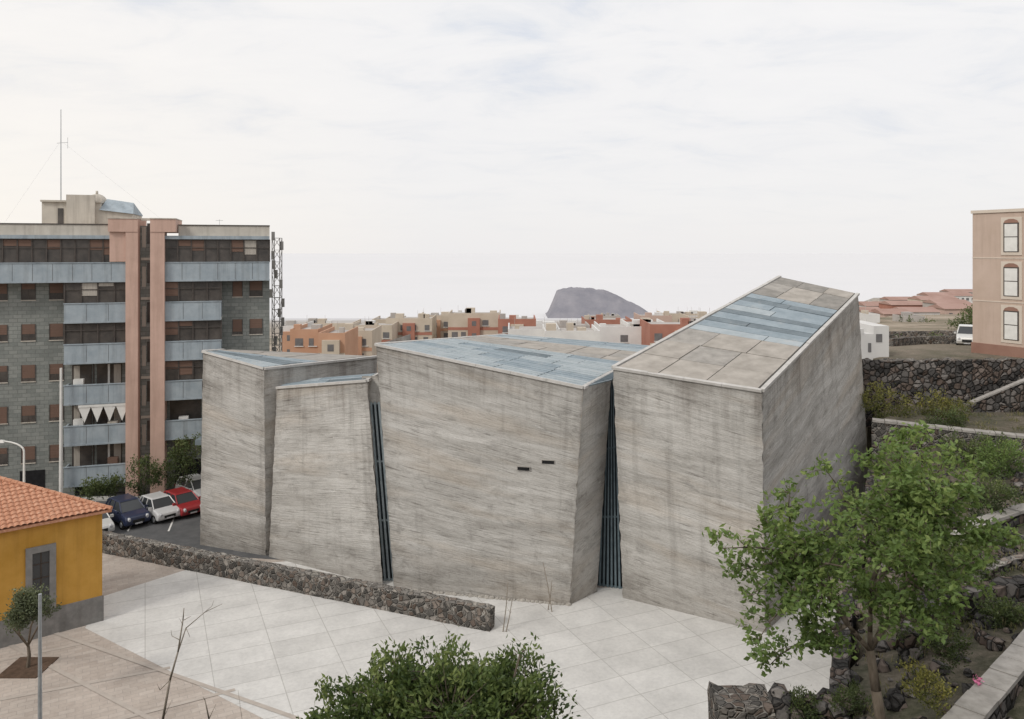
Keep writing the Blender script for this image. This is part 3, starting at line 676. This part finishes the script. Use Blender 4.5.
# ---------- distant town
cream=simple('town_cream',(.47,.405,.325),(.57,.50,.415),.3); terr=simple('town_terracotta',(.33,.145,.105),(.41,.195,.145),.3); wht=simple('town_white',(.60,.59,.58),(.72,.71,.69),.3)
ochr=simple('town_orange',(.45,.26,.17),(.53,.32,.22),.3); rroof=simple('town_redroof',(.31,.19,.155),(.42,.28,.24),.15); twin=simple('town_window',(.12,.115,.12),(.19,.185,.185),1,.4)
pinkb=simple('town_pink',(.46,.34,.29),(.54,.41,.35),.3); grr=simple('town_flatroof',(.36,.33,.31),(.48,.45,.42),.2)
TM=[cream,terr,wht,ochr,rroof,twin,pinkb,grr]
def town(name,u0,u1,vt,d,mi,mi2=None,dep=12,zb=None,pitched=False):
    x0=(u0-512)*d/F;x1=(u1-512)*d/F;zt=H-(vt-HZ)*d/F; zb=(hgt((x0+x1)/2,d)-3) if zb is None else zb
    mb=MB(); mb.box(x0,x1,d,d+dep,zb,zt,mi)
    if pitched:
        mb.hexa([(x0-.3,d-.4,zt),(x1+.3,d-.4,zt),(x1+.3,d+dep,zt),(x0-.3,d+dep,zt)],[(x0-.3,d+dep/2-.1,zt+dep*.12),(x1+.3,d+dep/2-.1,zt+dep*.12),(x1+.3,d+dep/2,zt+dep*.12),(x0-.3,d+dep/2,zt+dep*.12)],4)
    else:
        mb.box(x0+.3,x1-.3,d+.3,d+dep-.3,zt,zt+.05,7)
        for (p_,q_) in ((x0,x0+.25),(x1-.25,x1)): mb.box(p_,q_,d+.26,d+dep,zt,zt+.7,mi)
        mb.box(x0,x1,d,d+.25,zt,zt+.7,mi)
        for k in range(int((x1-x0)/2.5)):
            x=random.uniform(x0,x1-1.5); s_=random.uniform(.8,2.2); 
            if x+s_<x1: mb.box(x,x+s_,d+2,d+2+s_,zt+.05,zt+random.uniform(.9,1.9),random.choice([mi,2,0,7]))
            if random.random()<.4: mb.tube((x,d+1,zt),(x,d+1,zt+2.7),.04,.03,7,4)
    fl=0; z=zt-1.
    n=max(1,int((x1-x0)/2.6)); 
    while z-1.4>zb and fl<6:
        for i in range(n):
            xa=x0+(i+.3)*(x1-x0)/n+random.uniform(-.2,.2)
            if random.random()<.85: mb.box(xa,xa+random.choice([.9,1.2,1.5]),d-.05,d-.003,z-1.4,z,5); mb.box(xa-.1,xa+1.6,d-.25,d-.05,z-1.55,z-1.42,2)
        if mi2 is not None:
            mb.box(x0,x1,d-.08,d-.004,z-2.5,z-1.8,mi2)
        z-=3.; fl+=1
    if mi2 is not None:
        nb=max(1,int((x1-x0)/9))
        for i in range(nb):
            xa=x0+(i+.5)*(x1-x0)/nb; mb.box(xa-1.5,xa+1.5,d-.9,d-.0,zb,zt-.5,mi2); 
            for q in range(3): mb.box(xa-.5,xa+.6,d-.94,d-.903,zt-2.4-3*q,zt-1.2-3*q,5)
    mb.obj(name,TM)
random.seed(21)
for a in [(281,300,329,170,2,3),(290,318,333,150,3,None),(318,345,337,140,3,0),(338,372,334,165,0,3),(303,352,326,200,0,None),(350,392,328,190,0,1),(372,400,322,210,0,None),(386,432,321,200,0,1),(418,452,318,215,0,3),(448,500,316,200,0,1),(498,536,322,185,1,0),(530,545,326,230,2,None),
          (508,560,333,140,2,None),(545,600,335,135,2,None),(560,590,328,210,7,None),(585,632,322,230,1,None),(600,645,330,160,2,None),(628,668,327,165,2,1),(640,672,318,230,6,None),(664,706,316,240,0,1),(650,715,328,150,1,0),(690,740,320,180,0,None),
          (590,620,317,400,7,None),(470,520,321,260,2,None)]:
    town('apartment_block',*a)
random.seed(22)
for a in [(864,884,312,190,2,None,8,None,True),(884,912,314,185,6,None,8,None,True),(866,890,306,260,2,None,10,None,True),(892,925,305,250,1,None,9,None,True),(905,940,312,195,2,None,8,None,True),(922,960,300,330,0,None,12,None,True),(930,975,296,420,2,None,14,None,True),(938,972,304,240,7,None,9,None,True),(890,915,300,420,7,None,12,None,True),(945,990,309,200,6,None,8,None,True),(876,896,303,520,2,None,12,None,False),(950,985,292,560,7,None,14,None,True),(866,880,318,150,2,None,6,None,False),(905,925,320,150,7,None,5,None,False)]:
    town('hillside_house',*a)
mb=MB(); d=62.9
for (u0,u1,v0,v1,mi) in ((874,889,326,362,0),(843,874,334,380,0),(852,864,329,334,0)):
    x0=(u0-512)*d/F;x1=(u1-512)*d/F; mb.box(x0,x1,d,d+5,0 if v1>340 else P(0,334.2,d).z,H-(v0-HZ)*d/F,mi)
mb.box(P(876,0,d).x,P(882,0,d).x,d-.04,d,P(0,342,d).z,P(0,334,d).z,1)
mb.box(P(868,0,d).x,P(871,0,d).x,d-.04,d,P(0,352,d).z,P(0,343,d).z,1)
mb.obj('white_house',[wht,twin])
swall('field_wall',[(34,72,11),(40,78,10.6),(60,80,10.5)],[8,8,8],.5,[lava,lava],cell=.8)
swall('field_wall',[(40,92,9.6),(60,96,9.4)],[6,6],.5,[lava,lava],cell=1.)
pb=empty('pink_apartment_building',(38,66,0),math.atan2(-8,4))
pk=stained('pink_stucco',(.48,.37,.30),(.56,.44,.37),.5,.25); pk2=simple('terracotta_base',(.26,.145,.11),(.32,.19,.145),.6); lt=simple('cream_trim',(.60,.52,.44),(.66,.58,.5),1)
mb=MB()
mb.box(0,22,0,12,5,22,0); mb.box(-.08,22,-.08,12.05,5,11.4,1); mb.box(-.1,22.1,-.1,12.1,22,22.25,2)
for z in (14.9,18.4): mb.box(-.02,22,-.03,0,z-.08,z,2)
for x in (2.6,5.6,9.6,13,17):
    for z in (11.9,15.35,18.85):
        mb.box(x-.22,x+1.42,-.05,0,z-.25,z+2.75,2)
        mb.box(x,x+1.2,-.09,-.052,z,z+2.3,3); mb.box(x+.1,x+1.1,-.11,-.091,z+.05,z+1.15,4); mb.box(x+.1,x+1.1,-.11,-.091,z+1.22,z+2.2,4)
        for k in range(5):
            a_=math.pi*k/5;b_=math.pi*(k+1)/5; cx_=x+.6
            mb.face([(cx_,-.08,z+2.3),(cx_+.6*math.cos(a_),-.08,z+2.3+.32*math.sin(a_)),(cx_+.6*math.cos(b_),-.08,z+2.3+.32*math.sin(b_))],1)
mb.obj('facade',[pk,pk2,lt,frm,white,glass],pb)
# ---------- cars
def paint(name,c,r=.3):
    m,nt,b=M(name,r,.1,.5); v=coords(nt); nt.links.new(ramp(nt,nz(nt,v,3),[(.3,sh(c,.9)),(.7,c)]),b.inputs['Base Color']); b.inputs['Coat Weight'].default_value=.4; return m
tyre=simple('tyre',(.015,.015,.015),(.03,.03,.03),5,.9); lampm=simple('headlight_lens',(.45,.46,.48),(.65,.65,.66),5,.2,0); redl=simple('tail_light',(.35,.01,.01),(.45,.02,.02),5,.3,0)
def car(name,loc,yaw,c,hh=1.0,ln=1.0):
    e=empty(name,loc,yaw); pm=paint(name+'_paint',c)
    prof=[(2.0,.28),(2.08,.5),(2.0,.74),(1.75,.84),(1.05,.98),(-1.8,1.02),(-2.02,.8),(-2.05,.45),(-1.95,.28)]
    mb=MB(); mb.hexa([(x*ln,-.86,z*hh) for x,z in prof],[(x*ln,.86,z*hh) for x,z in prof],0); mb.obj('body',[pm],e,bev=.09)
    mb=MB(); zb=.97*hh; zt=1.5*hh
    mb.hexa([(1.1*ln,-.8,zb),(1.1*ln,.8,zb),(-1.88*ln,.8,zb),(-1.88*ln,-.8,zb)],[(.28*ln,-.62,zt),(.28*ln,.62,zt),(-1.5*ln,.62,zt),(-1.5*ln,-.62,zt)],0)
    mb.obj('windows',[glass],e,bev=.03)
    mb=MB(); mb.hexa([(.36*ln,-.66,zt-.02),(.36*ln,.66,zt-.02),(-1.58*ln,.66,zt-.02),(-1.58*ln,-.66,zt-.02)],[(.2*ln,-.58,zt+.05),(.2*ln,.58,zt+.05),(-1.4*ln,.58,zt+.05),(-1.4*ln,-.58,zt+.05)],0)
    for s in (-1,1):
        mb.tube((1.12*ln,s*.8,zb),(.28*ln,s*.63,zt),.045,.04); mb.tube((-1.88*ln,s*.8,zb),(-1.5*ln,s*.63,zt),.07,.06); mb.tube((-.35*ln,s*.815,zb),(-.35*ln,s*.635,zt),.04,.04); mb.tube((-1.25*ln,s*.815,zb),(-1.15*ln,s*.635,zt),.05,.05)
        mb.box(.85*ln,1.02*ln,s*.98-.1,s*.98+.1,zb-.02,zb+.14,0)
    mb.obj('roof',[pm],e)
    mb=MB()
    for s in (-1,1):
        for x in (1.25*ln,-1.25*ln):
            mb.tube((x,s*.68,.31),(x,s*.89,.31),.31,.31,0,16); mb.tube((x,s*.885,.31),(x,s*.905,.31),.19,.17,1,10)
        mb.tube((1.9*ln,s*.62,.66*hh),(2.075*ln,s*.60,.64*hh),.15,.10,2,8); mb.box(-2.07*ln,-1.98*ln,s*.7-.12,s*.7+.12,.68*hh,.92*hh,3)
    mb.box(2.04*ln,2.1*ln,-.4,.4,.42*hh,.6*hh,0); mb.box(2.095*ln,2.11*ln,-.25,.25,.36,.46,2)
    mb.obj('wheels_and_lights',[tyre,steel,lampm,redl],e)
yaw=math.radians(-40)
car('parked_car',G(127,523),yaw,(.03,.04,.085),1.1,.85)
car('parked_car',G(159,518),yaw,(.66,.66,.66),1.0,.78)
car('parked_car',G(182,513),yaw,(.36,.03,.035),1.,.8)
car('parked_car',G(197,498),yaw,(.62,.62,.62),1.,.9)
car('parked_car',G(92,532),math.radians(-45),(.65,.65,.63),1.05,.9)
vp=P(967,356,76); car('parked_van',Vector((vp.x,76,hgt(vp.x,76)-.1)),math.radians(240),(.68,.68,.66),1.25,.9)
# ---------- lamps / posts
def lamp(name,base,h,arm=0,r=.09,dirx=-1):
    mb=MB(); b=Vector(base); mb.tube(b,b+Vector((0,0,h*.9)),r,r*.6,0,10); mb.tube(b,b+Vector((0,0,.5)),r*1.6,r*1.5,0,10)
    if arm:
        pts=[b+Vector((0,0,h*.9))]
        for k in range(1,7):
            t=k/6*math.pi/2; pts.append(b+Vector((dirx*arm*(1-math.cos(t)),0,h*.9+math.sin(t)*h*.1)))
        mb.path(pts,r*.6,r*.4,0,8); e=pts[-1]; mb.hexa([e+Vector((dx,dy,-.1)) for dx,dy in ((-.35,-.12),(.35,-.12),(.35,.12),(-.35,.12))],[e+Vector((dx,dy,.06)) for dx,dy in ((-.28,-.08),(.28,-.08),(.28,.08),(-.28,.08))],0)
    else: mb.tube(b+Vector((0,0,h*.9)),b+Vector((0,0,h)),r*.6,r*.6,0,8)
    return mb.obj(name,[steel if not arm else white])
p=P(61,495,60); p.z=0
lamp('street_lamp',p,H-(368-HZ)*60/F,0,.15).data.materials[0]=white
p=P(24,500,52); p.z=0; lamp('street_lamp',p,H-(441-HZ)*52/F,1.6,.1)
p=P(40,600,25); p.z=0; lamp('lamp_post',p,H-(594-HZ)*25/F,0,.085)
# ---------- vegetation
bark=simple('bark',(.10,.08,.06),(.2,.165,.13),8,.95,.6,.03,stretch=(1,1,.3))
barkg=simple('bark_pale',(.2,.17,.14),(.32,.28,.23),8,.95,.4,.02)
Lt=leafmat('leaves_fresh',[(.065,.105,.03),(.155,.235,.07),(.30,.37,.12)],.4)
Lb=leafmat('leaves_dense',[(.028,.052,.018),(.095,.14,.04),(.25,.295,.10)],.3)
Lo=leafmat('leaves_olive',[(.07,.085,.05),(.14,.16,.09),(.24,.26,.16)],.2)
Ls=leafmat('leaves_shrub',[(.035,.05,.02),(.085,.115,.04),(.17,.195,.07)],.2)
Ly=leafmat('leaves_yellowish',[(.07,.08,.02),(.18,.17,.045),(.32,.28,.07)],.2)
def curve(a,b,k=4,bend=.12):
    a=Vector(a);b=Vector(b);L=(b-a).length; o=Vector((random.gauss(0,1),random.gauss(0,1),random.gauss(0,.5)+.6))*bend*L
    return [a.lerp(b,i/k)+o*math.sin(math.pi*i/k)*(1)+Vector((random.gauss(0,1),random.gauss(0,1),0))*.015*L*(0<i<k) for i in range(k+1)]
random.seed(11)
tr=empty('broadleaf_tree'); wd=MB(); lf=MB()
base=P(884,719,22); base.z=hgt(base.x,base.y)-.1
t1=P(876,690,22); t2=P(870,650,22.2)
wd.path([base,t1,t2],.16,.12,0,8)
tips=[(722,548,-.5),(748,596,.3),(758,640,-.8),(765,520,1),(790,492,0),(735,572,1.2),(826,470,.8),(845,515,-1.5),(868,458,1),(900,440,.2),(925,430,-.3),(948,452,1),(972,490,-.8),(990,545,.5),(955,545,1.5),(940,590,-1.5),(905,510,-.5),(900,560,-2),(860,570,-1.8),(825,560,1.5),(800,600,-1),(838,605,-1.6),(890,605,-1.2),(925,630,-1),(980,585,.9),(805,540,-.8),(880,535,2),(800,620,.6),(910,470,1.8),(980,470,.2),
      (885,490,-1),(930,490,-1.6),(945,515,.2),(920,560,.8),(870,500,.6),(850,545,.4),(930,540,-2.2),(965,565,-1),(880,580,1.2),(945,620,.8),(910,600,1.5),(785,560,.5),(900,460,-1),(1008,540,0),(820,650,-.4),(770,665,.4),(960,610,-.5)]
forks=[t2,P(848,625,21.6),P(888,618,22.6),P(870,596,22),P(908,580,22.3),P(828,588,22.2),P(882,556,22.2),P(915,530,22),P(800,565,22.1)]
for i_,f in enumerate(forks[1:]): wd.path(curve(t2 if i_<4 else forks[3] if i_ in(5,6) else forks[1],f,3,.05),.075,.05,0,7)
for (u,v_,dd) in tips:
    e=P(u,v_,22+dd); f=min(forks,key=lambda q:(q-e).length if (e-q).length>.7 else 99)
    pts=curve(f,e,5,.06); wd.path(pts,.045,.012,0,5)
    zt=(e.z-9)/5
    for k in range(1,6):
        for s in range(3 if k>1 else 1):
            o=pts[k]; dr=Vector((random.gauss(0,1),random.gauss(0,1),random.gauss(.25,.7))).normalized()*random.uniform(.3,.8)*(1.25-.09*k)
            q=o+dr; wd.path([o,o.lerp(q,.5)+Vector((0,0,.05)),q],.012,.005,0,4)
            br=random.uniform(-.2,.2)
            for _ in range(22):
                t=random.uniform(.25,1.15); c_=o+dr*t+Vector((random.gauss(0,.12),random.gauss(0,.12),random.gauss(0,.1)))
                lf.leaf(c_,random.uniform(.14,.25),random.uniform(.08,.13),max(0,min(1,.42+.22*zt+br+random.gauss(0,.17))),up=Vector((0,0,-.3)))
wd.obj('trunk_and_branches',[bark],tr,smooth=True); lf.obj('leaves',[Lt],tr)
def crown(name,blobs,n,size,mat,trunk=None,parent=None,up=.6,shell=.55,spread=1.1,wr=.42):
    e=empty(name); lf=MB(); wd=MB()
    tot=sum(r[0]*r[1]*r[2] for c,r in blobs)
    for c,r in blobs:
        c=Vector(c); k=int(n*r[0]*r[1]*r[2]/tot); nclump=max(6,k//38)
        if trunk is not None: wd.path(curve(trunk,c,3,.08),.05,.02,0,5)
        for _ in range(nclump):
            d=Vector((random.gauss(0,1),random.gauss(0,1),random.gauss(0,1))).normalized(); rr=random.uniform(shell,1.08)
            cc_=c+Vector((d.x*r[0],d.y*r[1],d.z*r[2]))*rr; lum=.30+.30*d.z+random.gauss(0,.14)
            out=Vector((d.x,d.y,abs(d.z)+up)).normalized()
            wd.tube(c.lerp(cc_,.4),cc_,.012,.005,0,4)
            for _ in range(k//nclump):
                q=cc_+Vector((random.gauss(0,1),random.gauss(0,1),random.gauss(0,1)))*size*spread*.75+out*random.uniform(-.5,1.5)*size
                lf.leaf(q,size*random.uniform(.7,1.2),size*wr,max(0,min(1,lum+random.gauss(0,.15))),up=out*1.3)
    wd.obj('branches',[bark],e); lf.obj('leaves',[mat],e); return e
random.seed(3)
bl=[]
for (u,v_,d,r) in [(340,716,16,.6),(372,693,15.6,.6),(403,678,16,.58),(432,672,15.7,.58),(455,680,16.4,.6),(492,684,16,.6),(522,682,16.3,.58),(536,706,16,.58),(450,716,15.2,1.0),(395,731,15.4,1.0),(495,731,15.5,1.0),(330,745,16.2,.65),(545,742,16.4,.55),(440,770,16,1.8),(395,661,15.9,.2),(520,654,16.1,.2)]:
    bl.append((P(u,v_,d),(r,r,r*.9)))
tb=Vector((P(440,700,16).x,16,0)); tb.z=hgt(tb.x,16)
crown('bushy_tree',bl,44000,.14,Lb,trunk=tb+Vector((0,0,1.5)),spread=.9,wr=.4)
mb=MB(); mb.path([tb,tb+Vector((.05,0,1.5))],.16,.13); mb.obj('tree_trunk_base',[bark],bpy.data.objects['bushy_tree'])
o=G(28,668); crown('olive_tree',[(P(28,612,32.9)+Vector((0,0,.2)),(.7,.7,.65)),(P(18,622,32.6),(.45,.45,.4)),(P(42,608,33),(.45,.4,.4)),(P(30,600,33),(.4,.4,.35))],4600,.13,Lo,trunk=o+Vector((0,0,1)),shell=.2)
mb=MB(); mb.path([o,o+Vector((.06,0,.6)),o+Vector((0,0,1.1))],.09,.06); mb.obj('trunk',[bark],bpy.data.objects['olive_tree'])
def bare(name,strokes,r=.03):
    mb=MB()
    for pts,r0,r1 in strokes: mb.path([P(*p) for p in pts],r0,r1,0,5)
    return mb.obj(name,[barkg],smooth=True)
bare('bare_tree',[([(160,820,20),(163,719,20),(170,680,20),(178,652,20),(183,620,20.1),(184,608,20.1)],.04,.01),([(178,652,20),(186,628,20),(205,612,19.9),(222,604,19.9)],.018,.005),([(170,680,20),(160,690,20.1),(157,684,20.1)],.012,.004),([(180,640,20),(172,636,20.2),(171,630,20.2)],.01,.004),([(184,620,20.1),(191,616,20.1)],.01,.004),([(163,719,20),(172,700,19.9)],.01,.004),([(186,628,20),(190,637,20)],.008,.004),([(205,612,19.9),(212,606,19.8),(214,600,19.8)],.007,.003),([(183,625,20),(179,618,20)],.007,.003)])
bare('bare_sapling',[([(208,820,18),(209,719,18),(205,700,18),(203,697,18)],.025,.006),([(209,719,18),(216,704,18)],.01,.004),([(240,800,18),(242,719,18),(238,690,18)],.005,.003)])
for (u0,v0,u1,v1) in ((503,632,508,582),(552,612,543,562),(506,632,512,600),(548,610,552,580)):
    a_=G(u0,v0); b_=P(u1,v1,a_.y); mb=MB(); mb.path([a_,a_.lerp(b_,.5)+Vector((.03,0,0)),b_],.03,.015); 
    for k in range(4):
        q=a_.lerp(b_,.5+.12*k); mb.tube(q,q+Vector((random.uniform(-.25,.25),0,.25)),.01,.004,0,4)
    mb.obj('sapling',[barkg])
def shrub(u,v_,d,rx,rz,n,mat,size=.16,name='shrub'):
    p=P(u,v_,d); bl=[(p+Vector((random.uniform(-.6,.6)*rx,random.uniform(-.4,.4)*rx,random.uniform(-.2,.3)*rz)),(rx*random.uniform(.4,.65),rx*.5,rz*random.uniform(.6,.9))) for _ in range(5)]
    crown(name,bl,n,size,mat,shell=.5)
shrub(885,405,53.5,1.8,1.3,2600,Ly); shrub(930,410,52.5,2.2,1.2,2600,Ly); shrub(950,420,50,1.2,1.,1200,Ls)
shrub(985,460,46,2.2,1.6,3800,Ls); shrub(1015,468,43,1.8,1.5,3000,Lt); shrub(900,445,50,1.2,.8,1200,Ls)
shrub(1000,615,27,1.,.5,2200,Ls,.13); shrub(960,560,30,1.4,1.,2600,Ls,.14); shrub(940,640,23.5,.9,.7,2000,Ls,.1)
shrub(990,500,36,2.,1.,3000,Ls,.14); shrub(880,520,38,1.6,1.2,2600,Ls,.14)
shrub(800,712,23.5,.9,.5,2200,Ls,.1); shrub(935,690,21,.8,.5,1800,Ly,.09); shrub(850,700,23,.6,.4,1200,Ls,.09)
shrub(155,478,60,2.0,1.4,2200,Ls,.2); shrub(188,462,60,1.3,2.2,2200,Ls,.2); shrub(92,492,58,1.4,.8,1200,Ls,.2); shrub(120,486,59,1.5,.8,1000,Ls,.2)
shrub(966,325,120,2.5,2.5,1500,Ls,.4); shrub(940,345,85,2.,.9,900,Ls,.25); shrub(900,347,80,1.8,.9,800,Ls,.25); shrub(915,325,150,3,1.6,900,Ls,.4)
random.seed(9); lf=MB()
for k in range(900):
    x=random.uniform(9,34);y=random.uniform(18,56)
    if x<10.2+(y-24)*.5: continue
    if noise.noise(Vector((x*.35,y*.35,3)))<-.05: continue
    z=hgt(x,y); lum=random.uniform(.1,.9)
    for _ in range(16):
        lf.leaf(Vector((x+random.gauss(0,.2),y+random.gauss(0,.2),z+random.uniform(.03,.22))),random.uniform(.18,.36),.035,max(0,min(1,lum+random.gauss(0,.15))),up=Vector((0,0,3)))
lf.obj('dry_grass',[leafmat('grass_dry',[(.06,.075,.025),(.15,.14,.06),(.32,.27,.15)],.2)])
mb=MB(); p=P(978,681,21.8)
for k in range(26):
    mb.leaf(p+Vector((random.gauss(0,.06),random.gauss(0,.06),random.gauss(0,.05))),.1,.07,.5)
mb.tube(p,p-Vector((0,0,.9)),.012,.015); mb.lv+= [0]*8
mb.obj('pink_flower_plant',[simple('petal_pink',(.6,.15,.3),(.7,.25,.42),4)])
print('done')
